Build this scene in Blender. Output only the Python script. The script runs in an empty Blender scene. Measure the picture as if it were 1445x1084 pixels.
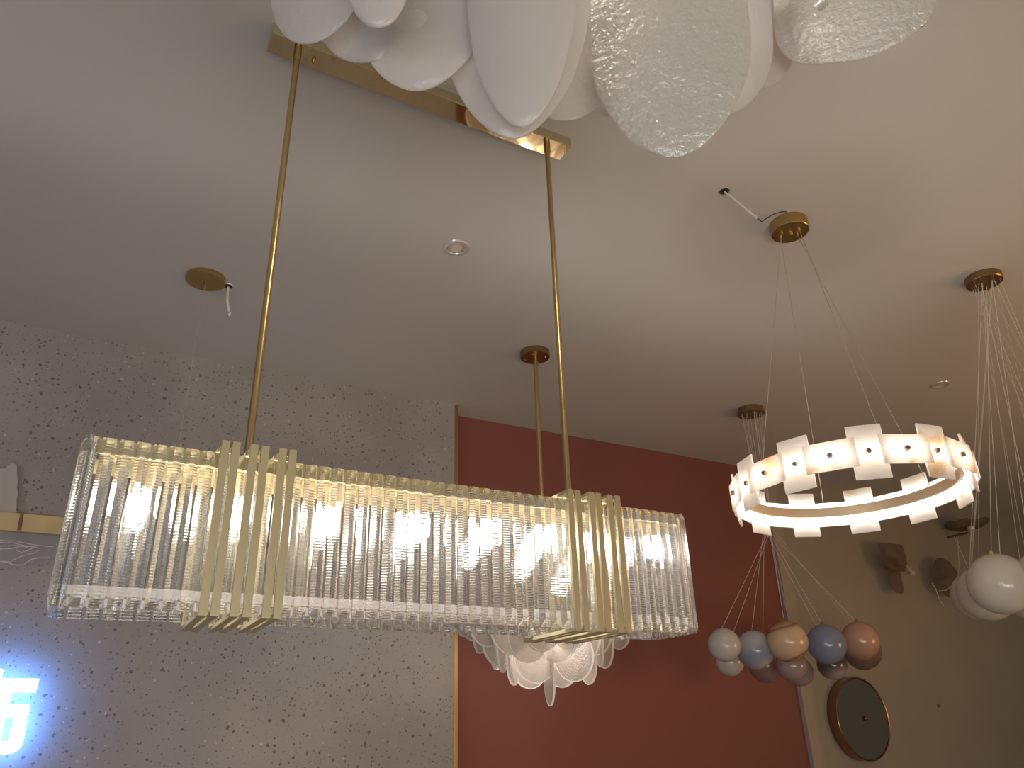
import bpy, bmesh, math, random
from mathutils import Vector, Matrix, noise
PI = math.pi
random.seed(7)
C = bpy.context.scene.collection
S = 1.6          # metres from the lens to the ceiling plane
H = 1.5          # lens height
F = 1071.5
RM = Matrix(((0.87401, -0.18081, -0.45103), (-0.48497, -0.37956, -0.78767), (-0.02876, 0.90718, -0.41976)))
# re-orthonormalise (rows)
r0 = Vector(RM[0]).normalized(); r1 = Vector(RM[1]); r1 = (r1 - r0 * r1.dot(r0)).normalized(); r2 = r0.cross(r1)
RM = Matrix((r0, r1, r2))

def w(x, y, z): return Vector((x * S, y * S, z * S + H))
def ray(px, py): return RM @ Vector((px - 722.5, -(py - 542.0), -F))
def atZ(px, py, z): r = ray(px, py); r = r * (z / r.z); return w(*r)
def atY(px, py, y): r = ray(px, py); r = r * (y / r.y); return w(*r)

# ------------------------------------------------------------------ materials
def nt(name):
    m = bpy.data.materials.new(name); m.use_nodes = True
    t = m.node_tree; b = t.nodes['Principled BSDF']
    return m, t, b
def pbr(name, col, rough=0.5, metal=0.0, bump=0.0, bscale=60.0, stretch=None, var=0.0, **kw):
    m, t, b = nt(name)
    b.inputs['Base Color'].default_value = (*col, 1)
    b.inputs['Roughness'].default_value = rough
    b.inputs['Metallic'].default_value = metal
    for k, v in kw.items(): b.inputs[k.replace('_', ' ')].default_value = v
    tc = t.nodes.new('ShaderNodeTexCoord'); mp = t.nodes.new('ShaderNodeMapping')
    t.links.new(tc.outputs['Object'], mp.inputs['Vector'])
    if stretch: mp.inputs['Scale'].default_value = stretch
    n = t.nodes.new('ShaderNodeTexNoise'); n.inputs['Scale'].default_value = bscale; n.inputs['Detail'].default_value = 3
    t.links.new(mp.outputs[0], n.inputs['Vector'])
    if bump:
        bp = t.nodes.new('ShaderNodeBump'); bp.inputs['Strength'].default_value = bump; bp.inputs['Distance'].default_value = 0.004
        t.links.new(n.outputs['Fac'], bp.inputs['Height']); t.links.new(bp.outputs[0], b.inputs['Normal'])
    if var:
        cr = t.nodes.new('ShaderNodeValToRGB')
        cr.color_ramp.elements[0].position = .3; cr.color_ramp.elements[1].position = .7
        cr.color_ramp.elements[0].color = (*[c * (1 - var) for c in col], 1); cr.color_ramp.elements[1].color = (*[min(1, c * (1 + var)) for c in col], 1)
        t.links.new(n.outputs['Fac'], cr.inputs[0]); t.links.new(cr.outputs[0], b.inputs['Base Color'])
    return m
def emit(name, col, s):
    m, t, b = nt(name)
    b.inputs['Base Color'].default_value = (*col, 1); b.inputs['Emission Color'].default_value = (*col, 1); b.inputs['Emission Strength'].default_value = s
    return m

def terrazzo():
    m, t, b = nt('terrazzo'); L = t.links.new; N = t.nodes.new
    tc = N('ShaderNodeTexCoord')
    dn = N('ShaderNodeTexNoise'); dn.inputs['Scale'].default_value = 90; L(tc.outputs['Object'], dn.inputs['Vector'])
    mx = N('ShaderNodeMixRGB'); mx.inputs[0].default_value = .012; L(tc.outputs['Object'], mx.inputs[1]); L(dn.outputs['Color'], mx.inputs[2])
    cur = None
    nz = N('ShaderNodeTexNoise'); nz.inputs['Scale'].default_value = 2.2; nz.inputs['Detail'].default_value = 6; L(tc.outputs['Object'], nz.inputs['Vector'])
    cr = N('ShaderNodeValToRGB'); cr.color_ramp.elements[0].position = .3; cr.color_ramp.elements[1].position = .75
    cr.color_ramp.elements[0].color = (.33, .31, .295, 1); cr.color_ramp.elements[1].color = (.43, .405, .385, 1)
    L(nz.outputs['Fac'], cr.inputs[0]); cur = cr.outputs[0]
    for sc, th, col, off in ((38, .19, (.17, .155, .15), 0), (62, .21, (.17, .155, .15), 3.1), (48, .15, (.56, .53, .51), 7.7), (110, .22, (.21, .19, .185), 5.5)):
        mp = N('ShaderNodeMapping'); mp.inputs['Location'].default_value = (off, off * 2, off * .7); L(mx.outputs[0], mp.inputs['Vector'])
        v = N('ShaderNodeTexVoronoi'); v.inputs['Scale'].default_value = sc; L(mp.outputs[0], v.inputs['Vector'])
        sep = N('ShaderNodeSeparateColor'); L(v.outputs['Color'], sep.inputs[0])
        pw = N('ShaderNodeMath'); pw.operation = 'POWER'; L(sep.outputs[0], pw.inputs[0]); pw.inputs[1].default_value = 1.9
        mu = N('ShaderNodeMath'); mu.operation = 'MULTIPLY'; L(pw.outputs[0], mu.inputs[0]); mu.inputs[1].default_value = th * 1.6
        sb = N('ShaderNodeMath'); sb.operation = 'SUBTRACT'; L(mu.outputs[0], sb.inputs[0]); L(v.outputs['Distance'], sb.inputs[1])
        sm = N('ShaderNodeMapRange'); sm.inputs['From Min'].default_value = 0; sm.inputs['From Max'].default_value = .06; L(sb.outputs[0], sm.inputs['Value'])
        m2 = N('ShaderNodeMixRGB'); L(sm.outputs[0], m2.inputs[0]); L(cur, m2.inputs[1]); m2.inputs[2].default_value = (*col, 1); cur = m2.outputs[0]
    L(cur, b.inputs['Base Color']); b.inputs['Roughness'].default_value = .75; b.inputs['Specular IOR Level'].default_value = .25
    return m

def crystal(name, tint=(1, 1, 1), clear=.42, ripple=0.0, rough=0.0, milk=.0):
    m, t, b = nt(name); L = t.links.new; N = t.nodes.new
    t.nodes.remove(b); out = [n for n in t.nodes if n.type == 'OUTPUT_MATERIAL'][0]
    g = N('ShaderNodeBsdfGlass'); g.inputs['IOR'].default_value = 1.52; g.inputs['Roughness'].default_value = rough; g.inputs['Color'].default_value = (*tint, 1)
    tr = N('ShaderNodeBsdfTransparent'); tr.inputs['Color'].default_value = (*tint, 1)
    mx = N('ShaderNodeMixShader'); mx.inputs[0].default_value = clear
    L(g.outputs[0], mx.inputs[1]); L(tr.outputs[0], mx.inputs[2])
    tl = N('ShaderNodeBsdfTranslucent'); tl.inputs['Color'].default_value = (.95, .94, .93, 1)
    m3 = N('ShaderNodeMixShader'); m3.inputs[0].default_value = milk; L(mx.outputs[0], m3.inputs[1]); L(tl.outputs[0], m3.inputs[2]); L(m3.outputs[0], out.inputs['Surface'])
    if ripple:
        tc = N('ShaderNodeTexCoord'); wv = N('ShaderNodeTexWave'); wv.bands_direction = 'Z'; wv.inputs['Scale'].default_value = 62; wv.inputs['Distortion'].default_value = .6
        L(tc.outputs['Object'], wv.inputs['Vector'])
        bp = N('ShaderNodeBump'); bp.inputs['Strength'].default_value = ripple; bp.inputs['Distance'].default_value = .0012
        L(wv.outputs['Fac'], bp.inputs['Height']); L(bp.outputs[0], g.inputs['Normal'])
    return m

def frosted(name, col, diff=.4, transl=.4, gloss=.1, clear=.1, rough=.25, bump=0.0, bscale=40, veins=None, speck=False):
    """milky glass or stone slab that lets light through"""
    m, t, b = nt(name); L = t.links.new; N = t.nodes.new
    t.nodes.remove(b); out = [n for n in t.nodes if n.type == 'OUTPUT_MATERIAL'][0]
    d = N('ShaderNodeBsdfDiffuse'); tl = N('ShaderNodeBsdfTranslucent'); gl = N('ShaderNodeBsdfGlossy'); tp = N('ShaderNodeBsdfTransparent')
    gl.inputs['Roughness'].default_value = rough
    for s in (d, tl): s.inputs['Color'].default_value = (*col, 1)
    tc = N('ShaderNodeTexCoord')
    if veins:
        n1 = N('ShaderNodeTexNoise'); n1.inputs['Scale'].default_value = veins[1]; n1.inputs['Detail'].default_value = 7; n1.inputs['Distortion'].default_value = 1.4
        oi = N('ShaderNodeObjectInfo'); ad = N('ShaderNodeVectorMath'); ad.operation = 'ADD'; L(tc.outputs['Object'], ad.inputs[0]); L(oi.outputs['Random'], ad.inputs[1])
        sc = N('ShaderNodeVectorMath'); sc.operation = 'SCALE'; sc.inputs['Scale'].default_value = 6.0; L(ad.outputs[0], sc.inputs[0])
        L(sc.outputs[0], n1.inputs['Vector'])
        cr = N('ShaderNodeValToRGB'); e = cr.color_ramp.elements
        e[0].position = .56; e[0].color = (*col, 1); e[1].position = .66; e[1].color = (*veins[0], 1)
        L(n1.outputs['Fac'], cr.inputs[0])
        for s in (d, tl): L(cr.outputs[0], s.inputs['Color'])
    a = N('ShaderNodeMixShader'); a.inputs[0].default_value = transl / max(1e-6, diff + transl); L(d.outputs[0], a.inputs[1]); L(tl.outputs[0], a.inputs[2])
    c = N('ShaderNodeMixShader'); c.inputs[0].default_value = clear; L(a.outputs[0], c.inputs[1]); L(tp.outputs[0], c.inputs[2])
    g = N('ShaderNodeMixShader'); g.inputs[0].default_value = gloss; L(c.outputs[0], g.inputs[1]); L(gl.outputs[0], g.inputs[2])
    L(g.outputs[0], out.inputs['Surface'])
    if bump:
        n = N('ShaderNodeTexNoise'); n.inputs['Scale'].default_value = bscale; n.inputs['Detail'].default_value = 4; L(tc.outputs['Object'], n.inputs['Vector'])
        bp = N('ShaderNodeBump'); bp.inputs['Strength'].default_value = bump; bp.inputs['Distance'].default_value = .007
        L(n.outputs['Fac'], bp.inputs['Height'])
        for s in (d, tl, gl): L(bp.outputs[0], s.inputs['Normal'])
    return m

def marble(name, stops, scale, rot, dist=3.0, rough=.12):
    m, t, b = nt(name); L = t.links.new; N = t.nodes.new
    tc = N('ShaderNodeTexCoord'); mp = N('ShaderNodeMapping'); mp.inputs['Rotation'].default_value = rot; L(tc.outputs['Object'], mp.inputs['Vector'])
    wv = N('ShaderNodeTexWave'); wv.bands_direction = 'Z'; wv.inputs['Scale'].default_value = scale; wv.inputs['Distortion'].default_value = dist; wv.inputs['Detail'].default_value = 3; wv.inputs['Detail Scale'].default_value = .6
    L(mp.outputs[0], wv.inputs['Vector'])
    cr = N('ShaderNodeValToRGB'); e = cr.color_ramp.elements
    while len(e) < len(stops): e.new(.5)
    for q, (p, c) in zip(e, stops): q.position = p; q.color = (*c, 1)
    L(wv.outputs['Fac'], cr.inputs[0]); L(cr.outputs[0], b.inputs['Base Color'])
    b.inputs['Roughness'].default_value = rough
    return m

M = dict(
    ceil=pbr('ceiling_paint', (.56, .545, .52), .9, bump=.03, bscale=9),
    red=pbr('red_paint', (.25, .083, .068), .6, bump=.05, bscale=30),
    greige=pbr('greige_paint', (.37, .33, .275), .75, var=.04, bscale=3),
    cream=pbr('cream_trim', (.42, .35, .29), .5),
    floor=pbr('floor_tile', (.35, .33, .31), .4, var=.05, bscale=2),
    terrazzo=terrazzo(),
    brass=pbr('brushed_brass', (.56, .39, .17), .30, 1, bump=.06, bscale=30, stretch=(1, 1, 14)),
    brassd=pbr('dark_brass', (.36, .25, .12), .34, 1, bump=.05, bscale=30, stretch=(1, 1, 14)),
    bronze=pbr('dull_bronze', (.36, .26, .17), .42, 1, bump=.05, bscale=40),
    gold=pbr('satin_pale_gold', (.80, .70, .42), .42, 1, bump=.03, bscale=50),
    goldframe=pbr('satin_gold_bar', (.60, .53, .34), .5, .75, bump=.03, bscale=50),
    rod=pbr('rod_brass', (.62, .47, .22), .28, 1),
    mirror=pbr('polished_gold', (.74, .60, .36), .04, 1),
    tray=pbr('champagne_band', (.60, .47, .25), .5, .3, var=.1, bscale=9),
    crystal=crystal('clear_crystal', (1, .997, .99), .08, milk=.008),
    serrated=crystal('serrated_crystal_back', (1, .997, .99), .06, ripple=.42, milk=.006),
    acrylic=frosted('frosted_rail', (.80, .74, .72), .35, .45, .10, .68, .2),
    lamp=emit('lamp_white', (1, .96, .90), 125),
    clamp=emit('cloud_lamp', (1, .95, .88), 44),
    socket=pbr('tan_socket', (.62, .46, .30), .4, .3),
    petal=frosted('cloud_glass', (.83, .80, .775), .46, .46, .045, .07, .22, bump=.45, bscale=45, veins=((.72, .70, .68), .35)),
    petalt=frosted('textured_cloud_glass', (.84, .82, .76), .46, .42, .19, .04, .12, bump=1.0, bscale=75),
    disc=frosted('frosted_disc', (.82, .76, .71), .35, .40, .08, .48, .2, bump=.9, bscale=160),
    rim=frosted('disc_rim', (.99, .97, .95), .45, .50, .08, .0, .15),
    stone=frosted('alabaster', (.90, .86, .82), .40, .52, .05, .0, .3, veins=((.68, .55, .40), 1.2)),
    bolt=pbr('bolt_bronze', (.28, .2, .16), .4, .8),
    led=emit('led_strip', (1, .93, .84), 78),
    ringm=pbr('ring_band_bronze', (.70, .56, .40), .42, .85, bump=.04, bscale=60),
    white=pbr('white_glass', (.60, .55, .47), .08, Subsurface_Weight=.0),
    pinkw=pbr('pinkish_white_glass', (.70, .55, .48), .15),
    wire=pbr('steel_wire', (.62, .55, .45), .35, .7),
    clearwire=pbr('clear_cord', (.70, .64, .58), .3),
    whitec=pbr('white_cable', (.75, .73, .70), .45),
    black=pbr('black_cable', (.02, .02, .02), .5),
    dark=pbr('painted_hole_shade', (.03, .028, .025), .9),  # near-black colour standing in for the shade inside the outlets
    lens=pbr('downlight_lens', (.62, .60, .57), .25),
    trimring=pbr('downlight_ring', (.72, .69, .65), .18, .4),
    smoke=frosted('smoky_brown_glass', (.22, .15, .12), .55, .3, .015, .52, .4),
    copper=pbr('copper', (.36, .20, .13), .25, 1),
    greyglass=pbr('grey_green_glass', (.11, .11, .095), .14),
    signw=emit('sign_face', (1, 1, 1), 2.6),
    signb=emit('sign_blue', (.13, .36, 1), 16),
    signs=emit('sign_side', (.10, .32, .95), 1.0),
)

# ------------------------------------------------------------------ mesh helpers
BASE = {}
def base(p): return BASE.get(p.name, Vector((0, 0, 0)))
def empty(name, loc, label, cat, group=None):
    o = bpy.data.objects.new(name, None); o.empty_display_size = .05; C.objects.link(o); o.location = loc
    BASE[o.name] = Vector(loc); o['label'] = label; o['category'] = cat
    if group: o['group'] = group
    return o
def finish(bm, name, mats, parent=None, smooth=True, local=False, angle=40):
    if parent is not None and not local: bmesh.ops.translate(bm, verts=bm.verts, vec=-base(parent))
    bmesh.ops.recalc_face_normals(bm, faces=bm.faces)
    me = bpy.data.meshes.new(name); bm.to_mesh(me); bm.free()
    for m in (mats if isinstance(mats, (list, tuple)) else [mats]): me.materials.append(m)
    if smooth:
        for p in me.polygons: p.use_smooth = True
        me.set_sharp_from_angle(angle=math.radians(angle))
    o = bpy.data.objects.new(name, me); C.objects.link(o)
    if parent is not None:
        o.parent = parent; BASE[o.name] = base(parent)
    return o
def single(bm, name, mats, loc, label, cat, group=None, **k):
    """a thing that is one mesh, its origin at loc"""
    bmesh.ops.translate(bm, verts=bm.verts, vec=-Vector(loc))
    o = finish(bm, name, mats, **k); o.location = loc; BASE[o.name] = Vector(loc)
    o['label'] = label; o['category'] = cat
    if group: o['group'] = group
    return o
def struct(bm, name, mats, **k):
    o = finish(bm, name, mats, **k); o['kind'] = 'structure'; return o
def box(bm, a, b, bev=0.0, mat=0):
    a = Vector(a); b = Vector(b)
    r = bmesh.ops.create_cube(bm, size=1)
    vs = r['verts']
    for v in vs: v.co = Vector(((a.x + b.x) / 2 + v.co.x * abs(b.x - a.x), (a.y + b.y) / 2 + v.co.y * abs(b.y - a.y), (a.z + b.z) / 2 + v.co.z * abs(b.z - a.z)))
    fs = {f for v in vs for f in v.link_faces}
    for f in fs: f.material_index = mat
    if bev:
        es = {e for f in fs for e in f.edges}
        bmesh.ops.bevel(bm, geom=list(es), offset=bev, segments=2, affect='EDGES', profile=.6)
def tube(bm, pts, r, seg=8, cap=True, mat=0):
    pts = [Vector(p) for p in pts]; rings = []
    up = None
    for i, p in enumerate(pts):
        d = (pts[min(i + 1, len(pts) - 1)] - pts[max(i - 1, 0)]).normalized()
        if up is None:
            up = Vector((0, 0, 1)) if abs(d.z) < .9 else Vector((1, 0, 0))
        s = d.cross(up).normalized(); up = s.cross(d).normalized()
        rr = r[i] if isinstance(r, (list, tuple)) else r
        rings.append([bm.verts.new(p + (s * math.cos(2 * PI * k / seg) + up * math.sin(2 * PI * k / seg)) * rr) for k in range(seg)])
    for a, b in zip(rings, rings[1:]):
        for k in range(seg):
            f = bm.faces.new((a[k], a[(k + 1) % seg], b[(k + 1) % seg], b[k])); f.material_index = mat
    if cap:
        for q in (rings[0], rings[-1]):
            f = bm.faces.new(q); f.material_index = mat
def lathe(bm, prof, c=(0, 0, 0), seg=48, axis=Matrix.Identity(3), mat=0):
    """prof: (radius, height) pairs turned round the local Z"""
    c = Vector(c); rings = []
    for r, z in prof:
        if r < 1e-6: rings.append([bm.verts.new(c + axis @ Vector((0, 0, z)))])
        else: rings.append([bm.verts.new(c + axis @ Vector((r * math.cos(2 * PI * k / seg), r * math.sin(2 * PI * k / seg), z))) for k in range(seg)])
    for a, b in zip(rings, rings[1:]):
        for k in range(seg):
            k2 = (k + 1) % seg
            if len(a) == 1 and len(b) == 1: continue
            if len(a) == 1: f = bm.faces.new((a[0], b[k], b[k2]))
            elif len(b) == 1: f = bm.faces.new((a[k], a[k2], b[0]))
            else: f = bm.faces.new((a[k], a[k2], b[k2], b[k]))
            f.material_index = mat
def sphere(bm, c, r, u=40, v=24, sq=(1, 1, 1), mat=0):
    res = bmesh.ops.create_uvsphere(bm, u_segments=u, v_segments=v, radius=r)
    for q in res['verts']: q.co = Vector((q.co.x * sq[0], q.co.y * sq[1], q.co.z * sq[2])) + Vector(c)
    for f in {f for q in res['verts'] for f in q.link_faces}: f.material_index = mat
def poly_ext(bm, pts, depthvec, mat=0, side=0):
    a = [bm.verts.new(p) for p in pts]; b = [bm.verts.new(Vector(p) + depthvec) for p in pts]
    f = bm.faces.new(a); f.material_index = mat
    f = bm.faces.new(b[::-1]); f.material_index = side if side else mat
    n = len(a)
    for i in range(n):
        f = bm.faces.new((a[i], b[i], b[(i + 1) % n], a[(i + 1) % n])); f.material_index = side if side else mat
def dupe(o, parent, loc=None, rot=None):
    c = o.copy(); C.objects.link(c); c.parent = parent
    if loc is not None: c.location = loc
    if rot is not None: c.rotation_euler = rot
    return c
nb = bmesh.new

# ------------------------------------------------------------------ room
CZ = S + H
YP = 2.103 * S     # front of the terrazzo panel
YR = 2.184 * S     # red wall
XP = .9904 * S     # right edge of the panel
XS = 2.4506 * S    # end of the red wall
b = nb(); box(b, (-5, -4, CZ), (9, YR + .2, CZ + .12)); struct(b, 'ceiling', M['ceil'], smooth=False)
b = nb(); box(b, (-5, -4, -.1), (9, YR + .2, 0)); struct(b, 'floor', M['floor'], smooth=False)
b = nb(); box(b, (-5, YR, 0), (XS, YR + .12, CZ)); struct(b, 'wall_back', M['red'], smooth=False)
b = nb(); box(b, (-5, YP, 0), (XP - .012, YR - .002, CZ)); struct(b, 'wall_panel', M['terrazzo'], smooth=False)
b = nb(); box(b, (XS, YR, 0), (9, YR + .12, CZ)); struct(b, 'wall_right', M['greige'], smooth=False)
b = nb(); box(b, (XP - .012, YP - .004, 0), (XP + .006, YR - .002, CZ), .001); struct(b, 'trim_1', M['brass'], smooth=False)
b = nb(); box(b, (XS, YR - .035, 0), (XS + .085, YR - .002, CZ), .004); struct(b, 'trim_2', M['cream'], smooth=False)
b = nb(); box(b, (XS + .087, YR - .014, 0), (XS + .125, YR - .002, CZ), .002); struct(b, 'trim_3', M['cream'], smooth=False)

# ------------------------------------------------------------------ main crystal chandelier
XC = (-.0228 + .7765) / 2 * S; YC = .8934 * S
root = empty('linear_chandelier', (XC, YC, H + .1223 * S), 'long rectangular crystal chandelier hung on two brass rods, gold bar frames at each third', 'chandelier')
bx0, bx1 = -.0228 * S, .7765 * S; by0, by1 = .8448 * S, .9404 * S
bz0, bz1 = H + .1223 * S, H + .2938 * S
# ceiling plate
cx0, cx1, cy0, cy1 = .1063 * S, .6486 * S, .8833 * S, .9242 * S
cz = H + .9802 * S
b = nb(); box(b, (cx0, cy0, cz + .0015), (cx1, cy1, CZ - .0005), .0015)
plate = finish(b, 'ceiling_plate', M['goldframe'], root, smooth=False); plate['label'] = 'long narrow brass ceiling plate with mirror-polished underside'
b = nb(); box(b, (cx0 + .002, cy0 + .002, cz), (cx1 - .002, cy1 - .002, cz + .002)); finish(b, 'mirror_underside', M['mirror'], plate, smooth=False)
for px, py in ((443, 86),):
    p = atZ(px, py, .979); b = nb(); lathe(b, [(0, -.012), (.004, -.010), (.006, -.004), (.006, .002), (0, .002)], (p.x, p.y, cz), 16); finish(b, 'cap_nut', M['brass'], plate)
rx = (.1475 * S, .6005 * S)
fz0, fz1 = H + .1162 * S, H + .3007 * S
for x in rx:
    b = nb(); lathe(b, [(.0075, 0), (.0075, fz1 - cz + .0)], (x, YC, cz), 16)
    lathe(b, [(0, .0), (.0095, .0), (.0095, -.045), (.0075, -.045)], (x, YC, cz), 16)
    lathe(b, [(0, -.004), (.016, -.004), (.016, .012), (.0075, .014)], (x, YC, fz1 + .0), 20)
    finish(b, 'rod', M['rod'], root)
# prisms
pitch = (bx1 - bx0) / 49
pw = pitch * .84; pd = .012
hz = bz1 - bz0
def prism_mesh():
    bm = nb()
    # base (inner) face wide, outer facet narrow; ends bevelled
    def ring(z, ins):
        k = pw / 2; f = pw * .20
        return [Vector((-k, .004, z)), Vector((-k, 0, z)), Vector((-f, -pd * ins, z)), Vector((f, -pd * ins, z)), Vector((k, 0, z)), Vector((k, .004, z))]
    rs = [ring(0, .12), ring(.014, 1), ring(hz - .014, 1), ring(hz, .12)]
    vs = [[bm.verts.new(p) for p in r] for r in rs]
    for a, c in zip(vs, vs[1:]):
        for i in range(6):
            fc = bm.faces.new((a[i], a[(i + 1) % 6], c[(i + 1) % 6], c[i])); fc.material_index = 1 if i == 5 else 0
    bm.faces.new(vs[0]); bm.faces.new(vs[-1][::-1])
    return bm
R0 = base(root)
proto = finish(prism_mesh(), 'crystal_prism', [M['crystal'], M['serrated']], root, smooth=False, local=True)
z0 = bz0 - R0.z
first = True
def put(x, y, rz):
    global first
    l = (x - R0.x, y - R0.y, z0)
    if first: proto.location = l; proto.rotation_euler = (0, 0, rz); first = False; return proto
    return dupe(proto, root, l, (0, 0, rz))
for i in range(49): put(bx0 + pitch * (i + .5), by0 + .010, 0)
nend = 6; ep = (by1 - by0) / nend
for i in range(nend):
    put(bx1 - .010, by0 + ep * (i + .5), PI / 2)
    put(bx0 + .010, by0 + ep * (i + .5), -PI / 2)
for i in range(39): put(bx0 + pitch * (i + .5), by1 - .010, PI)
b = nb()
for i in range(39, 49):
    t = prism_mesh(); me = bpy.data.meshes.new('tmp'); t.to_mesh(me); t.free()
    me.transform(Matrix.Translation(Vector((bx0 + pitch * (i + .5), by1 - .010, bz0))) @ Matrix.Rotation(PI, 4, 'Z')); b.from_mesh(me); bpy.data.meshes.remove(me)
o = finish(b, 'crystal_prism', [M['crystal'], M['serrated']], root, smooth=False); o['kind'] = 'stuff'
# inner rails: pale gold at the top, frosted at the bottom
def rail(name, z, h, mat, ins=.0155, t=.004):
    b = nb(); x0, x1, y0, y1 = bx0 + ins, bx1 - ins, by0 + ins, by1 - ins
    box(b, (x0, y0, z), (x1, y0 + t, z + h)); box(b, (x0, y1 - t, z), (x1, y1, z + h))
    box(b, (x0, y0 + t, z), (x0 + t, y1 - t, z + h)); box(b, (x1 - t, y0 + t, z), (x1, y1 - t, z + h))
    return finish(b, name, mat, root, smooth=False)
rail('top_rail', bz1 - .026, .026, M['gold'])
rail('bottom_rail', bz0 + .020, .014, M['acrylic'])
# lamp bar, sockets, lamps
b = nb(); box(b, (bx0 + .03, YC - .012, bz1 - .016), (bx1 - .03, YC + .012, bz1 - .004), .002); finish(b, 'lamp_bar', M['gold'], root, smooth=False)
for px in (195, 340, 468, 588, 690, 778, 858, 929):
    p = atY(px, 742 + (px - 468) * .085, .8934)
    zc = p.z; x = p.x; r = .0155
    b = nb(); lathe(b, [(0, 0), (.017, 0), (.019, .004), (.019, bz1 - .016 - zc - .035), (0, bz1 - .016 - zc - .035)], (x, YC, zc + .035), 24)
    s = finish(b, 'lamp_socket', M['socket'], root)
    b = nb(); lathe(b, [(0, -.020), (.008, -.019), (.013, -.015), (r, -.010), (r, .020), (.013, .0345), (0, .0345)], (x, YC, zc), 24)
    finish(b, 'lamp_bulb', M['lamp'], s)
# gold loop frames, two groups of six bars set in pairs
def loop(x, t=.0135, d=.0075):
    b = nb(); y0, y1 = .8268 * S, .9596 * S
    box(b, (x, y0, fz0), (x + t, y0 + d, fz1), .0007); box(b, (x, y1 - d, fz0), (x + t, y1, fz1), .0007)
    box(b, (x, y0 + d, fz0), (x + t, y1 - d, fz0 + d), .0007); box(b, (x, y0 + d, fz1 - d), (x + t, y1 - d, fz1), .0007)
    return b
YF = .8268
for px, py in ((314, 621), (329, 624), (354.5, 624), (370, 629), (395, 631), (409, 634)):
    finish(loop(atY(px, py, YF).x), 'gold_loop', M['goldframe'], root, smooth=False)
for px, py in ((801, 691), (812, 693), (831, 695), (841, 696), (857, 698), (868, 700)):
    finish(loop(atY(px, py, YF).x), 'gold_loop', M['goldframe'], root, smooth=False)
for a, c in ((314, 418), (801, 873)):
    xa, xb = atY(a, 628 if a < 500 else 690, YF).x, atY(c, 636 if a < 500 else 700, YF).x
    b = nb(); box(b, (xa + .004, YC - .012, fz1 - .014), (xb - .0, YC + .012, fz1 - .0075)); finish(b, 'bridge_bar', M['goldframe'], root, smooth=False)

# ------------------------------------------------------------------ alabaster ring pendant
RC = Vector((1.22 * S, .884 * S, 0)); rz = H + .402 * S; rr = .204 * S
ring = empty('ring_pendant', (RC.x, RC.y, rz), 'lit ring pendant of overlapping alabaster plates hung on four thin wires', 'pendant lamp')
cc = Vector((1.214 * S, .882 * S, 0))
def canopy(parent, c, r, h, mat, lip=0.0, name='ceiling_canopy'):
    b = nb(); pr = [(0, -h), (r - .002 + lip, -h), (r + lip, -h + .002)]
    if lip: pr += [(r + lip, -h + .005), (r, -h + .006)]
    pr += [(r, -.0015), (r - .001, -.0005), (0, -.0005)]
    lathe(b, pr, (c.x, c.y, CZ), 64); return finish(b, name, mat, parent)
can = canopy(ring, cc, .0635, .042, M['brass'])
b = nb(); ri = rr - .032; bh = .031
lathe(b, [(ri, -bh / 2), (ri, bh / 2), (ri + .010, bh / 2), (ri + .010, -bh / 2), (ri, -bh / 2)], (RC.x, RC.y, rz), 128)
band = finish(b, 'inner_band', M['ringm'], ring)
b = nb(); lathe(b, [(ri + .0105, -bh / 2 + .004), (ri + .0115, -bh / 2 + .004), (ri + .0115, bh / 2 - .004), (ri + .0105, bh / 2 - .004)], (RC.x, RC.y, rz), 128)
finish(b, 'led_strip', M['led'], band)
def slab(wd, ht, t=.006):
    b = nb(); box(b, (-wd / 2, -t / 2, -ht / 2), (wd / 2, t / 2, ht / 2), .002); return b
tall = finish(slab(.088, .148), 'tall_plate', M['stone'], ring, local=True)
wide = finish(slab(.132, .080), 'wide_plate', M['stone'], ring, local=True)
b = nb(); lathe(b, [(0, .012), (.0055, .011), (.0068, .009), (.0068, .0), (0, .0)], (0, 0, 0), 16, Matrix.Rotation(PI / 2, 3, 'X')); bolt = finish(b, 'bolt', M['bolt'], ring, local=True)
ft = fw = True
for k in range(22):
    a = math.radians(146.0 + k * 360 / 22); isw = k % 2 == 0
    R = rr + (.004 if isw else -.004)
    loc = (R * math.cos(a), R * math.sin(a), 0); rot = (0, 0, a + PI / 2)
    src = wide if isw else tall
    if (isw and fw) or (not isw and ft):
        src.location = loc; src.rotation_euler = rot; q = src
        if isw: fw = False
        else: ft = False
    else: q = dupe(src, ring, loc, rot)
    bl = (( R + .003) * math.cos(a), (R + .003) * math.sin(a), 0)
    bb = bolt if k == 0 else bolt.copy()
    if k: C.objects.link(bb)
    bb.parent = q; bb.location = (0, -.001 if isw else -.001, 0); bb.rotation_euler = (0, 0, 0)
# wires: from the canopy underside to the inner band
for (px, py), (ax, ay) in (((1058, 716), (-.030, .012)), ((1160, 722), (-.012, .034)), ((1347, 690), (.028, -.004)), ((1235, 662), (.008, -.030))):
    e = atZ(px, py, .41) if py != 662 else Vector((RC.x - math.cos(math.radians(58)) * ri, RC.y - math.sin(math.radians(58)) * ri, rz))
    d = Vector((e.x - RC.x, e.y - RC.y, 0)).normalized() * (ri + .004)
    e = Vector((RC.x + d.x, RC.y + d.y, rz + .014))
    s = Vector((cc.x + ax, cc.y + ay, CZ - .042))
    b = nb(); tube(b, [s, e], .0012, 6); wi = finish(b, 'wire', M['wire'], ring)
    b = nb(); lathe(b, [(0, -.010), (.004, -.010), (.005, -.004), (.005, .001), (0, .001)], s, 12); finish(b, 'wire_grip', M['brass'], can)
b = nb(); lathe(b, [(0, -.012), (.006, -.012), (.008, -.004), (.008, .001), (0, .001)], (cc.x, cc.y, CZ - .042), 14); finish(b, 'centre_nut', M['brass'], can)
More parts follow.
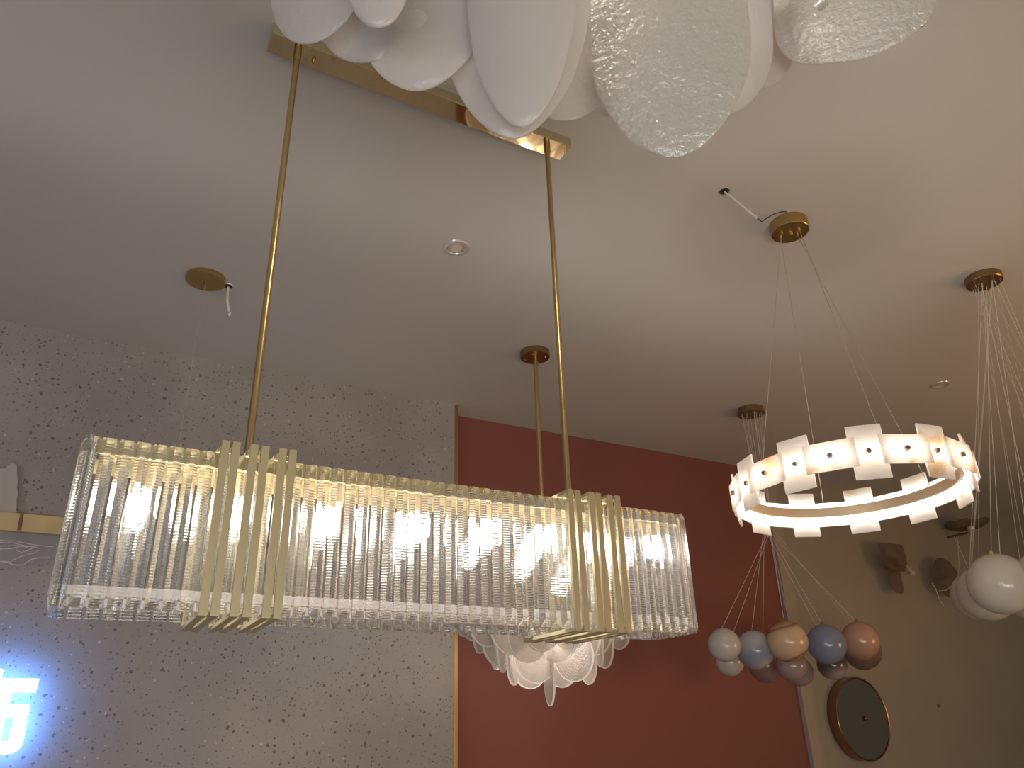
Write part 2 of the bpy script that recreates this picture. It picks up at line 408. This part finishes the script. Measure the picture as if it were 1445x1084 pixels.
b = nb(); lathe(b, [(0, -.006), (.0035, -.006), (.0035, .001)], (cc.x - .0, cc.y + .0, 0), 10)
bmesh.ops.delete(b, geom=list(b.verts), context='VERTS'); b.free()

# ------------------------------------------------------------------ petals
def petal_bm(W, L, k=.8, a=2.0, e=2.0, T=.012, curv=.25, lean=0.0, bumpy=.0, seed=0, nu=26, nv=34):
    """rounded tongue of glass: tip at z=0, front towards -Y"""
    b = nb(); fr, bk = [], []
    for j in range(nv + 1):
        v = j / nv; z = L * v ** 1.7; t = min(1, z / (L * k)); hw = W * max(0, 1 - (1 - t) ** a) ** (1 / e)
        A, B = [], []
        for i in range(nu + 1):
            u = math.sin((i / nu - .5) * PI); x = u * hw
            th = T * .5 * (max(0, 1 - u ** 4)) ** .5 * min(1, (z / (T * 1.2)) ** .5 if z > 0 else 0)
            y = curv * x * x / W - lean * z + curv * .5 * (1 - t) ** 2 * W * .6
            n = noise.noise(Vector((x * 14 + seed, z * 14, seed))) * bumpy
            edge = 1 + .03 * noise.noise(Vector((z * 9 + seed, u * 2, seed * 2)))
            A.append(b.verts.new((x * edge, y - th + n, z))); B.append(b.verts.new((x * edge, y + th + n * .6, z)))
        fr.append(A); bk.append(B)
    for j in range(nv):
        for i in range(nu):
            b.faces.new((fr[j][i], fr[j][i + 1], fr[j + 1][i + 1], fr[j + 1][i]))
            b.faces.new((bk[j][i + 1], bk[j][i], bk[j + 1][i], bk[j + 1][i + 1]))
    for i in range(nu): b.faces.new((fr[nv][i], fr[nv][i + 1], bk[nv][i + 1], bk[nv][i]))
    bmesh.ops.remove_doubles(b, verts=b.verts, dist=.0001)
    return b

CLY = .44
cc0 = atY(800, -150, CLY)
cloud = empty('cloud_chandelier', (cc0.x, cc0.y, cc0.z), 'big white glass cloud chandelier with tongue-shaped petals across the top of the photo', 'chandelier')
# tip px, depth, half width px, length(m), azimuth deg (0 faces -Y), k, exponents, textured, roll deg
PETALS = [
    ((950, 218), .39, 118, .34, 6, .66, 2.0, 1.75, 1, -5),
    ((725, 192), .41, 116, .34, -6, .78, 2.0, 1.75, 0, -2),
    ((738, 174), .385, 84, .34, -8, .70, 2.0, 1.8, 0, -2),
    ((600, 122), .44, 100, .30, -16, .60, 2.0, 1.9, 0, 4),
    ((540, 79), .46, 98, .28, -28, .60, 2.0, 2.0, 0, 6),
    ((452, 51), .48, 66, .26, -40, .50, 2.0, 2.0, 0, 6),
    ((537, 37), .41, 46, .24, -20, .40, 2.0, 2.0, 0, 4),
    ((802, 167), .47, 76, .30, 0, .5, 2.0, 2.0, 0, 0),
    ((866, 163), .48, 72, .30, 5, .5, 2.0, 2.0, 0, 0),
    ((1018, 158), .46, 76, .32, 16, .6, 2.0, 2.0, 0, -6),
    ((1064, 120), .48, 60, .30, 32, .65, 2.0, 2.0, 0, -8),
    ((1208, 80), .37, 108, .24, 6, .55, 2.2, 2.0, 1, -8),
]
def petal_at(parent, px, Y, hwpx, L, az, k, a, e, tex, roll, i, mat=None):
    p = atY(px[0], px[1], Y); d = (p - Vector((0, 0, H))).length
    ax = RM @ Vector((0, 0, -1)); W = hwpx / F * ax.dot(p - Vector((0, 0, H))) / max(.6, math.cos(math.radians(az)))
    az = az - math.degrees(math.atan2(p.x, p.y))
    b = petal_bm(W, L, k, a, e, T=.009, curv=.18, lean=.12, bumpy=.006, seed=i * 3.3)
    m = mat or (M['petalt'] if tex else M['petal'])
    o = finish(b, 'glass_petal', m, parent, local=True, angle=70)
    o.location = p - base(parent); o.rotation_euler = (0, math.radians(-roll), math.radians(az)); return o
for i, q in enumerate(PETALS): petal_at(cloud, *q, i)
b = nb(); tube(b, [(cc0.x, cc0.y, cc0.z - .02), (cc0.x, cc0.y, CZ - .02)], .010, 12); finish(b, 'stem', M['brass'], cloud)
b = nb(); lathe(b, [(0, 0), (.26, 0), (.265, .004), (.265, .02), (0, .02)], (cc0.x, cc0.y, cc0.z), 48); finish(b, 'petal_frame', M['brass'], cloud)
canopy(cloud, cc0, .09, .03, M['brass'])
b = nb(); q = atY(1163, 2, .35); lathe(b, [(0, -.004), (.008, -.004), (.010, 0), (.010, .014), (0, .014)], q, 16, Matrix.Rotation(-PI / 2, 3, 'X')); finish(b, 'petal_bolt', M['trimring'], cloud)
for k in range(5):
    a = k * 2 * PI / 5; b = nb(); sphere(b, (cc0.x + .14 * math.cos(a), cc0.y + .14 * math.sin(a), cc0.z - .035), .022, 16, 10); finish(b, 'lamp_bulb', M['clamp'], cloud)

# ------------------------------------------------------------------ frosted disc chandelier behind
DX, DY = 1.028 * S, 1.657 * S
zb = atY(777, 995, 1.657).z
dch = empty('disc_chandelier', (DX, DY, zb), 'tiered chandelier of round frosted glass discs hung before the red wall on a brass rod', 'chandelier')
canopy(dch, Vector((DX, DY, 0)), .068, .030, M['brassd'])
for k in range(4):
    a = PI / 4 + k * PI / 2
    b = nb(); sphere(b, (DX + .047 * math.cos(a), DY + .047 * math.sin(a), CZ - .034), .007, 12, 8); finish(b, 'screw_cap', M['brassd'], dch)
b = nb(); tube(b, [(DX, DY, CZ - .03), (DX, DY, zb + .34)], .0105, 14); finish(b, 'rod', M['rod'], dch)
b = nb(); lathe(b, [(0, 0), (.05, 0), (.05, .02), (.015, .03), (0, .03)], (DX, DY, zb + .33), 32); tube(b, [(DX, DY, zb + .34), (DX, DY, zb + .10)], .012, 12); finish(b, 'core', M['brass'], dch)
b = nb(); sphere(b, (DX, DY, zb + .26), .035, 20, 12); finish(b, 'lamp_bulb', emit('small_lamp', (1, .90, .80), 60), dch)
DR = .092
b = nb(); T = .0035
lathe(b, [(0, -T), (DR - .0048, -T)], (0, 0, 0), 48, Matrix.Rotation(PI / 2, 3, 'X')); lathe(b, [(0, T), (DR - .0048, T)], (0, 0, 0), 48, Matrix.Rotation(PI / 2, 3, 'X'))
lathe(b, [(DR - .0048, -T), (DR - .001, -T - .0005), (DR, 0), (DR - .001, T + .0005), (DR - .0048, T)], (0, 0, 0), 48, Matrix.Rotation(PI / 2, 3, 'X'), mat=1)
dproto = finish(b, 'glass_disc', [M['disc'], M['rim']], dch, local=True)
# bottom px, half width px, depth
DISCS = [((745, 936), 28, 1.58), ((788, 936), 29, 1.57), ((824, 935), 26, 1.58), ((757, 965), 31, 1.60), ((812, 963), 28, 1.60), ((748, 973), 26, 1.72), ((795, 971), 24, 1.72),
         ((855, 944), 13, 1.64), ((848, 942), 5, 1.60), ((876, 917), 17, 1.64), ((878, 905), 22, 1.70), ((686, 914), 25, 1.60), ((676, 923), 9, 1.66), ((687, 927), 6, 1.70), ((703, 941), 22, 1.62), ((700, 946), 9, 1.68),
         ((709, 950), 7, 1.62), ((725, 968), 9, 1.63), ((832, 967), 12, 1.63), ((777, 997), 7, 1.62), ((765, 920), 28, 1.54), ((806, 918), 28, 1.54), ((654, 899), 14, 1.66), ((664, 905), 12, 1.72), ((720, 925), 27, 1.58), ((846, 925), 20, 1.60)]
fd = True
for (px, py), hw, Y in DISCS:
    p = atY(px, py, Y); dep = (RM @ Vector((0, 0, -1))).dot(p - Vector((0, 0, H)))
    c = hw / F * dep / DR; c = max(.08, min(1, c))
    vd = math.atan2(p.x, p.y)      # bearing of the disc from the lens
    rot = -vd + (math.acos(c) if px < 777 else -math.acos(c)) * (1 if (px + hw) % 2 else 1)
    loc = Vector((p.x, p.y, p.z + DR)) - base(dch)
    if fd: dproto.location = loc; dproto.rotation_euler = (0, 0, rot); fd = False
    else: dupe(dproto, dch, loc, (0, 0, rot))

# ------------------------------------------------------------------ globe clusters
mb = {
    'white': marble('pearl_glass', [(0, (.50, .46, .42)), (.72, (.54, .50, .45)), (.9, (.30, .22, .18)), (1, (.50, .45, .41))], 1.1, (.9, .5, 0), 5),
    'bluegrey': marble('blue_grey_glass', [(0, (.24, .26, .32)), (.22, (.42, .40, .42)), (.8, (.50, .46, .47)), (1, (.26, .27, .33))], 1.2, (.5, .6, 0), 5),
    'orange': marble('orange_banded_glass', [(0, (.56, .40, .25)), (.45, (.52, .36, .22)), (.62, (.24, .12, .07)), (.70, (.46, .26, .14)), (.9, (.32, .15, .08)), (1, (.56, .41, .27))], 1.7, (.35, .35, 0), 4.5),
    'blue': marble('blue_glass', [(0, (.19, .22, .31)), (.6, (.22, .25, .34)), (1, (.17, .19, .27))], 1.2, (.4, .2, 0), 2.5),
    'peach': marble('peach_glass', [(0, (.48, .28, .19)), (.7, (.44, .25, .17)), (.88, (.33, .17, .11)), (1, (.48, .29, .21))], 1.1, (.3, -.3, 0), 4.0),
    'rose': marble('rose_brown_glass', [(0, (.26, .14, .12)), (.5, (.30, .18, .15)), (1, (.21, .11, .09))], 1.3, (.2, .3, 0), 4.0),
    'mauve': marble('mauve_glass', [(0, (.34, .25, .23)), (.7, (.38, .28, .26)), (1, (.26, .18, .16))], 1.2, (.4, -.3, 0), 4.0),
    'swirl': marble('swirl_glass', [(0, (.09, .065, .065)), (.35, (.36, .28, .26)), (.75, (.42, .34, .32)), (1, (.10, .07, .07))], 1.5, (.6, .1, 0), 5.0),
    'smoke': pbr('smoky_globe', (.20, .13, .10), .1),
}
c5 = Vector((1.918 * S, 1.70 * S, 0)); g5 = atY(1083, 745, 1.70)
cl = empty('globe_pendant', g5, 'cluster of coloured planet-like glass globes on thin wires at the red wall corner', 'pendant lamp')
canopy(cl, c5, .068, .036, M['bronze'], lip=.006)
GL = [((1022, 910), 23.5, 1.58, 'white', 'pearly white glass globe'), ((1065, 917), 27, 1.60, 'bluegrey', 'pale grey-blue marbled glass globe'), ((1111, 905), 29, 1.52, 'orange', 'orange and cream banded glass globe'),
      ((1166, 909), 27.5, 1.56, 'blue', 'plain slate-blue glass globe'), ((1214, 904), 26.5, 1.60, 'peach', 'peach glass globe'),
      ((1030, 934), 20, 1.74, 'white', 'small pearly globe behind the white one'), ((1080, 938), 25, 1.80, 'rose', 'brownish rose globe'), ((1117, 939), 22, 1.68, 'mauve', 'dusky mauve globe'),
      ((1128, 948), 20, 1.86, 'mauve', 'dusky mauve globe, rearmost'), ((1174, 938), 21, 1.74, 'swirl', 'black and white swirled globe'), ((1216, 918), 27, 1.82, 'smoke', 'dark smoky globe')]
for i, ((px, py), rp, Y, mk, lb) in enumerate(GL):
    p = atY(px, py, Y); dep = (RM @ Vector((0, 0, -1))).dot(p - Vector((0, 0, H))); r = rp / F * dep * .97
    b = nb(); sphere(b, (0, 0, 0), r); g = finish(b, 'glass_globe', mb[mk], cl, local=True); g.location = p - base(cl); g['label'] = lb
    a = i * 2.4; rc = .012 + .045 * math.sqrt((i + .5) / 11); s = Vector((c5.x + rc * math.cos(a), c5.y + rc * math.sin(a), CZ - .036))
    gp = Vector(g5) + Vector((.018 * math.cos(a), .018 * math.sin(a), 0))
    b = nb(); tube(b, [s, gp, p + Vector((0, 0, r - .002))], .0011, 6); finish(b, 'wire', M['clearwire'], cl)
    b = nb(); lathe(b, [(.0, .012), (.004, .012), (.009, .002), (.010, -.004), (0, -.004)], p + Vector((0, 0, r)), 14); finish(b, 'globe_cap', M['bronze'], cl)

c4 = atZ(1389, 398, .985); c4.z = CZ
wl = empty('white_globe_pendant', (c4.x + .1, c4.y, H + .3 * S), 'cluster of glossy white glass globes on many fine wires at the right edge', 'pendant lamp')
canopy(wl, c4, .066, .030, M['brassd'])
GW = [((1411, 824), 43, .98, 'w', 1), ((1392, 837), 39, 1.09, 'w', 1), ((1378, 841), 34, 1.20, 'w', 1), ((1452, 842), 34, 1.26, 'p', 1), ((1478, 815), 40, .90, 'w', 0), ((1500, 770), 40, 1.2, 'w', 0), ((1540, 810), 44, 1.05, 'w', 0),
      ((1580, 780), 38, .92, 'w', 0), ((1570, 730), 38, 1.2, 'w', 0)]
for i, ((px, py), rp, Y, mk, vis) in enumerate(GW):
    p = atY(px, py, Y); dep = (RM @ Vector((0, 0, -1))).dot(p - Vector((0, 0, H))); r = rp / F * dep * .97
    b = nb(); sphere(b, (0, 0, 0), r); g = finish(b, 'glass_globe', M['white'] if mk == 'w' else M['pinkw'], wl, local=True); g.location = p - base(wl)
    if mk == 'p': g['label'] = 'pinkish glass globe'
    b = nb(); lathe(b, [(.0, .012), (.004, .012), (.009, .002), (.012, -.004), (0, -.004)], p + Vector((0, 0, r)), 14); finish(b, 'globe_cap', M['gold'], wl)
    for j, (dx, dy) in enumerate(((0, 0), (.05 * math.cos(i * 2), .03 * math.sin(i * 2)))):
        a = i * 2.4 + j; rc = .058 * math.sqrt((i + .5 + j * .4) / 10); s = Vector((c4.x + rc * math.cos(a), c4.y + rc * math.sin(a), CZ - .030))
        e = p + Vector((dx, dy, math.sqrt(r * r - dx * dx - dy * dy) - .001))
        b = nb(); tube(b, [s, e], .0010, 6); finish(b, 'wire', M['clearwire'], wl)
        b = nb(); lathe(b, [(0, -.010), (.0025, -.010), (.0035, 0), (0, 0)], s, 10); finish(b, 'wire_grip', M['brassd'], wl)

# ------------------------------------------------------------------ single wire pendant top left, and ceiling outlets
c1 = atZ(290, 398, .988); c1.z = CZ
wp = empty('wire_pendant', (c1.x, c1.y, CZ), 'flat round brass canopy with one thin wire, left of the left brass rod', 'pendant lamp')
canopy(wp, c1, .071, .018, M['brass'])
b = nb(); lathe(b, [(0, -.010), (.005, -.010), (.006, 0), (0, 0)], (c1.x, c1.y, CZ - .018), 14); finish(b, 'wire_grip', M['bronze'], wp)
b = nb(); tube(b, [(c1.x, c1.y, CZ - .02), (c1.x, c1.y, H + .47 * S)], .0011, 6); finish(b, 'wire', M['wire'], wp)
b = nb(); lathe(b, [(0, .03), (.006, .028), (.012, .0), (.012, -.05), (0, -.05)], (c1.x, c1.y, H + .45 * S), 16); finish(b, 'socket', M['brass'], wp)
def outlet(px, py, label, path, black=None):
    p = atZ(px, py, .999); e = empty('ceiling_outlet', (p.x, p.y, CZ), label, 'cable outlet', 'open cable outlets in the ceiling')
    b = nb(); lathe(b, [(.0, -.001), (.0165, -.001), (.0165, -.0005), (0, -.0005)], (p.x, p.y, CZ), 28); finish(b, 'hole', M['dark'], e)  # flat dark disc on the uncut ceiling, inner shade painted as colour
    b = nb(); lathe(b, [(.0165, -.0012), (.0165, -.003), (.0205, -.0025), (.0215, -.0005)], (p.x, p.y, CZ), 28); finish(b, 'outlet_ring', M['trimring'], e)
    pts = [p + Vector((0, 0, -.002))] + path
    for o in (Vector((0, 0, 0)), Vector((.004, .003, 0))):
        b = nb(); tube(b, [q + o for q in pts], .0028, 8); finish(b, 'cable', M['whitec'], e)
    b = nb(); sphere(b, pts[-1], .0075, 12, 8, (1, 1, 1.4)); finish(b, 'connector', M['trimring'], e)
    if black:
        b = nb(); tube(b, black, .0018, 6); finish(b, 'lead', M['black'], e)
outlet(1022, 270, 'open ceiling hole with a white cable leading to the ring pendant canopy',
       [atZ(1030, 276, .985), atZ(1048, 291, .965), atZ(1066, 306, .955)],
       [atZ(1066, 306, .955), atZ(1075, 313, .957), atZ(1082, 308, .97), atZ(1092, 302, .982), atZ(1104, 298.5, .99), atZ(1110, 299, .995)])
pa = atZ(322, 404, .999)
outlet(322, 404, 'open ceiling hole with white cable hanging beside the flat brass canopy', [Vector((pa.x, pa.y, CZ - .03)), Vector((pa.x + .004, pa.y, CZ - .07)), Vector((pa.x + .02, pa.y + .01, CZ - .115))])

def downlight(px, py, r, label):
    p = atZ(px, py, .999); e = empty('downlight', (p.x, p.y, CZ), label, 'downlight')
    b = nb(); lathe(b, [(r * .62, -.002), (r * .70, -.006), (r * .95, -.005), (r, -.0005)], (p.x, p.y, CZ), 48); finish(b, 'trim_ring', M['trimring'], e)
    b = nb(); lathe(b, [(r * .62, -.0015), (r * .50, -.0045), (r * .46, -.0045), (r * .44, -.003)], (p.x, p.y, CZ), 48); finish(b, 'inner_ring', M['socket'], e)
    b = nb(); lathe(b, [(0, -.003), (r * .44, -.003), (r * .62, -.001)], (p.x, p.y, CZ), 48); finish(b, 'lens', M['lens'], e)
downlight(644, 350, .049, 'unlit round recessed ceiling light between the two brass rods')
downlight(1327, 543, .047, 'unlit recessed ceiling light above the alabaster ring')

# ------------------------------------------------------------------ wall lamps on the right wall
AX = Matrix.Rotation(PI / 2, 3, 'X')   # local Z -> -Y
p = atY(1220, 1014, 2.184 - .05)
sc = empty('round_wall_lamp', (p.x, YR, p.z), 'round wall lamp with copper rim, grey glass face and centre knob, below the coloured globes', 'wall lamp')
R = .236
b = nb(); lathe(b, [(R - .006, 0), (R, 0), (R + .002, .004), (R + .002, .072), (R - .002, .075), (R - .008, .073), (R - .008, .06)], (p.x, YR - .002, p.z), 72, AX); finish(b, 'copper_rim', M['copper'], sc)
b = nb(); lathe(b, [(R - .008, .066), (R - .010, .070), (0, .072)], (p.x, YR - .002, p.z), 72, AX); finish(b, 'glass_face', M['greyglass'], sc)
b = nb(); lathe(b, [(.010, .070), (.013, .078), (.010, .092), (0, .096)], (p.x, YR - .002, p.z), 20, AX); finish(b, 'centre_knob', M['copper'], sc)

def small_bulb(parent, p, ax, s=1.0):
    b = nb(); lathe(b, [(0, 0), (.020 * s, 0), (.024 * s, .006 * s), (.024 * s, .020 * s), (.014 * s, .026 * s), (.012 * s, .05 * s), (.018 * s, .062 * s), (.014 * s, .078 * s), (0, .082 * s)], p, 20, ax)
    return finish(b, 'bulb', M['trimring'], parent)
# draped
p = atY(1273, 795, 2.13)
sc = empty('draped_wall_lamp', (p.x, YR, p.z), 'smoky brown draped glass wall lamp with small silver bulb under the ring pendant', 'wall lamp')
b = petal_bm(.075, .25, .45, 2.4, 2.8, T=.010, curv=.3, bumpy=.012, seed=4)
o = finish(b, 'glass_drape', M['smoke'], sc, local=True, angle=70); o.location = atY(1272, 838, 2.12) - base(sc)
b = petal_bm(.130, .19, .6, 2.6, 3.0, T=.010, curv=.3, bumpy=.014, seed=9)
o = finish(b, 'glass_fold', M['smoke'], sc, local=True, angle=70); o.location = atY(1273, 806, 2.08) - base(sc)
small_bulb(sc, atY(1288, 810, 2.10), Matrix.Rotation(-1.1, 3, 'Y') @ Matrix.Rotation(.2, 3, 'X'), 1.0)
b = nb(); tube(b, [atY(1280, 800, 2.17), atY(1280, 800, 2.09)], .008, 10); finish(b, 'arm', M['bronze'], sc)
# round leaf
p = atY(1336, 815, 2.12)
sc = empty('leaf_wall_lamp', (p.x, YR, p.z), 'round smoky brown glass wall lamp with trailing white cord beside the white globes', 'wall lamp')
b = nb(); lathe(b, [(0, .05), (.06, .045), (.11, .03), (.148, .0), (.153, -.006), (.145, -.006), (.108, .022), (.06, .036), (0, .042)], p, 48, AX); 
for v in b.verts: v.co += Vector((0, noise.noise(v.co * 9) * .03, noise.noise(v.co * 7) * .025))
finish(b, 'glass_leaf', M['smoke'], sc)
b = nb(); tube(b, [p, Vector((p.x, YR - .002, p.z))], .008, 10); finish(b, 'arm', M['bronze'], sc)
b = nb(); tube(b, [atY(x, y, 2.06) for x, y in ((1352, 781), (1353.5, 795), (1352, 812), (1345, 825), (1335, 833), (1325, 834))], .0022, 6); finish(b, 'cord', M['clearwire'], sc)
b = nb(); tube(b, [atY(x, y, 2.06) for x, y in ((1315, 823), (1320, 830), (1325, 845), (1332, 855))], .0022, 6); finish(b, 'cord', M['clearwire'], sc)
# bowl
p = atY(1372, 745, 2.12)
sc = empty('bowl_wall_lamp', (p.x, YR, p.z), 'smoky brown glass bowl wall lamp with pale bulb, partly behind the ring pendant', 'wall lamp')
b = nb(); lathe(b, [(0, -.022), (.06, -.020), (.12, .0), (.15, .03), (.156, .04), (.145, .032), (.118, .008), (.06, -.012), (0, -.015)], atY(1366, 745, 2.08), 48)
for v in b.verts: v.co += Vector((0, 0, noise.noise(v.co * 9) * .02))
finish(b, 'glass_bowl', M['smoke'], sc)
small_bulb(sc, atY(1371, 748, 2.05), Matrix.Identity(3), 1.1)
b = nb(); tube(b, [atY(1366, 752, 2.08), Vector((atY(1366, 752, 2.08).x, YR - .002, atY(1366, 752, 2.08).z))], .009, 10); finish(b, 'arm', M['bronze'], sc)
for q in (((1346, 757), (1357, 780), (1366, 802)), ((1350, 757), (1352, 770), (1353, 781))):
    b = nb(); tube(b, [atY(x, y, 2.06) for x, y in q], .002, 6); finish(b, 'cord', M['clearwire'], sc)
# nub on the wall
p = atY(1325, 996, 2.18); b = nb(); lathe(b, [(0, .016), (.006, .014), (.010, .004), (.011, 0), (0, 0)], (p.x, YR - .001, p.z), 16, AX)
single(b, 'wall_plug', M['bronze'], (p.x, YR - .001, p.z), 'tiny pale fixing plug on the bare greige wall right of the round lamp', 'wall plug')

# ------------------------------------------------------------------ left wall light
yl = YP - .075
def L_(px, py): return atY(px, py, (yl) / S)
a = L_(0, 722); c = L_(0, 747.5); r_ = L_(112, 733)
bl = empty('band_wall_lamp', (a.x, YP, (a.z + c.z) / 2), 'gold band wall lamp with white glass above and rippled glass below, above the glowing sign', 'wall lamp')
b = nb(); box(b, (a.x - .25, yl, c.z), (r_.x, YP - .002, a.z), .001); finish(b, 'gold_band', M['tray'], bl, smooth=False)
b = nb(); s0, s1 = L_(29, 723), L_(34, 723); s2, s3 = L_(24, 748.5), L_(30, 748.5)
poly_ext(b, [s0 + Vector((0, -.0012, 0)), s1 + Vector((0, -.0012, 0)), s3 + Vector((0, -.0012, 0)), s2 + Vector((0, -.0012, 0))], Vector((0, .001, 0))); finish(b, 'copper_stripe', M['copper'], bl, smooth=False)
pp = [L_(-60, 716), L_(-60, 660), L_(-20, 656), L_(0, 658), L_(7, 658), L_(12, 652), L_(18, 650.5), L_(23.5, 653), L_(24, 668), L_(25, 676), L_(23.5, 684), L_(25, 694), L_(23, 702), L_(23, 723)]
b = nb(); poly_ext(b, [q + Vector((0, .03, 0)) for q in pp], Vector((0, .010, 0))); finish(b, 'white_glass_slab', M['petal'], bl, smooth=False)
# rippled clear slabs beneath
b = nb()
x0 = a.x - .25; zt = c.z
pts = [(-20, 790), (0, 790.5), (8, 791), (16, 794), (24, 796), (32, 795), (40, 791), (48, 786.5), (56, 785.5), (70, 786), (90, 787), (112, 790)]
bot = [L_(x, y) for x, y in pts]
top = [Vector((q.x, q.y, zt - .001)) for q in bot]
A = [b.verts.new(q + Vector((0, .02, 0))) for q in top]; B = [b.verts.new(q + Vector((0, .02, 0))) for q in bot]
A2 = [b.verts.new(q + Vector((0, .028, 0))) for q in top]; B2 = [b.verts.new(q + Vector((0, .028, 0))) for q in bot]
for i in range(len(pts) - 1):
    b.faces.new((A[i], A[i + 1], B[i + 1], B[i])); b.faces.new((A2[i + 1], A2[i], B2[i], B2[i + 1])); b.faces.new((B[i], B[i + 1], B2[i + 1], B2[i])); b.faces.new((A[i + 1], A[i], A2[i], A2[i + 1]))
b.faces.new((A[0], B[0], B2[0], A2[0])); b.faces.new((A[-1], A2[-1], B2[-1], B[-1]))
lower = finish(b, 'clear_glass_slab', frosted('thin_clear_glass', (.62, .62, .70), .35, .35, .06, .62, .1), bl, smooth=False)
for q in (((-20, 760), (0, 761), (22, 762), (40, 766), (55, 768.5), (75, 770)), ((-20, 764), (0, 764), (20, 765), (35, 769), (52, 771)), ((-20, 768), (0, 769), (22, 768.5), (40, 771)), ((-20, 773), (0, 773.5), (15, 773), (27, 770)),
          ((0, 791), (14, 791.5), (24, 786), (36, 782), (46, 780), (55, 775)), ((22, 775), (30, 778), (38, 776), (46, 772)), ((0, 791), (9, 792), (18, 795.5), (26, 796.5), (34, 795.5), (44, 788), (54, 786), (70, 786))):
    b = nb(); tube(b, [L_(x, y) + Vector((0, .019, 0)) for x, y in q], .0016, 6); finish(b, 'glass_ripple', M['rim'], lower)

# ------------------------------------------------------------------ illuminated sign
ys = YP - .10
def sg(u, v): return atY(u / 5.89, 900 + v / 5.89, ys / S)
sgn = empty('lit_sign', (sg(100, 700).x, YP, sg(100, 700).z), 'glowing white sign character with a blue halo on the terrazzo panel, lower left', 'sign')
dv = Vector((0, .030, 0))
def glyph(polys, name, off, mats):
    b = nb()
    for pl in polys: poly_ext(b, [sg(u, v) + Vector((0, off, 0)) for u, v in pl], dv, 0, 1)
    return finish(b, name, mats, sgn, smooth=False)
m_ = [M['signw'], M['signs']]
st1 = [[(-70, 255), (0, 258), (35, 266), (8, 330), (-110, 330)]]
st2 = [[(-330, 335), (325, 342), (298, 452), (93, 452), (70, 558), (252, 560), (214, 745), (108, 745), (112, 664), (42, 664), (28, 745), (-60, 745), (-20, 558), (-5, 452), (-360, 448)],
       [(-60, 745), (28, 745), (5, 862), (66, 862), (92, 745), (214, 745), (200, 820), (186, 880), (168, 915), (140, 940), (100, 960), (60, 968), (0, 972), (-120, 972), (-100, 860), (-85, 862)]]
st3 = [[(-330, 560), (-120, 560), (-190, 900), (-400, 900)]]
glyph(st1, 'stroke', 0, m_); glyph(st2, 'stroke', 0, m_); glyph(st3, 'stroke', 0, m_)
b = nb()
for pl in st1 + st2 + st3:
    q = [sg(u, v) + Vector((0, .031, 0)) for u, v in pl]; poly_ext(b, q, Vector((0, .006, 0)))
finish(b, 'halo_light', M['signb'], sgn, smooth=False)

# ------------------------------------------------------------------ lights
def area(name, loc, target, size, power, col):
    l = bpy.data.lights.new(name, 'AREA'); l.shape = 'RECTANGLE'; l.size = size[0]; l.size_y = size[1]; l.energy = power; l.color = col
    o = bpy.data.objects.new(name, l); C.objects.link(o); o.location = loc
    o.rotation_euler = (Vector(target) - Vector(loc)).to_track_quat('-Z', 'Y').to_euler(); return o
area('ceiling_fill', (-3.5, -2.5, 1.2), (0, 1.5, 3.1), (2.5, 1.5), 33, (.86, .88, 1.0))  # added fill light, unseen, brightens the ceiling from the left
wl_ = area('shop_light_warm', (5.4, -1.2, 1.3), (4.1, .1, 3.1), (1.4, 1.4), 27, (1, .52, .15)); wl_.data.spread = math.radians(140)
area('front_fill', (-.2, -1.6, .7), (.6, 3.2, 2.7), (2.0, .8), 22, (1, .95, .88))  # unseen low fill, added to lift the upper walls and ceiling edge
area('right_fill', (1.2, -1.8, .8), (3.6, 2.8, 3.0), (1.4, .8), 12, (1, .80, .55))  # added warm fill out of view, lifts the back right ceiling corner
wd = bpy.data.worlds.new('world'); bpy.context.scene.world = wd; wd.use_nodes = True
wd.node_tree.nodes['Background'].inputs[0].default_value = (.78, .78, .74, 1); wd.node_tree.nodes['Background'].inputs[1].default_value = .10

# ------------------------------------------------------------------ camera
cam = bpy.data.cameras.new('camera'); co = bpy.data.objects.new('camera', cam); C.objects.link(co)
co.matrix_world = Matrix.Translation((0, 0, H)) @ RM.to_4x4()
cam.sensor_width = 36; cam.sensor_fit = 'HORIZONTAL'; cam.lens = F / 1445 * 36; cam.clip_start = .02
sc_ = bpy.context.scene; sc_.camera = co
sc_.view_settings.view_transform = 'Standard'; sc_.view_settings.look = 'None'; sc_.view_settings.exposure = .35; sc_.view_settings.gamma = 1
sc_.cycles.max_bounces = 14; sc_.cycles.transmission_bounces = 12; sc_.cycles.transparent_max_bounces = 24; sc_.cycles.sample_clamp_indirect = 6; sc_.cycles.use_denoising = True
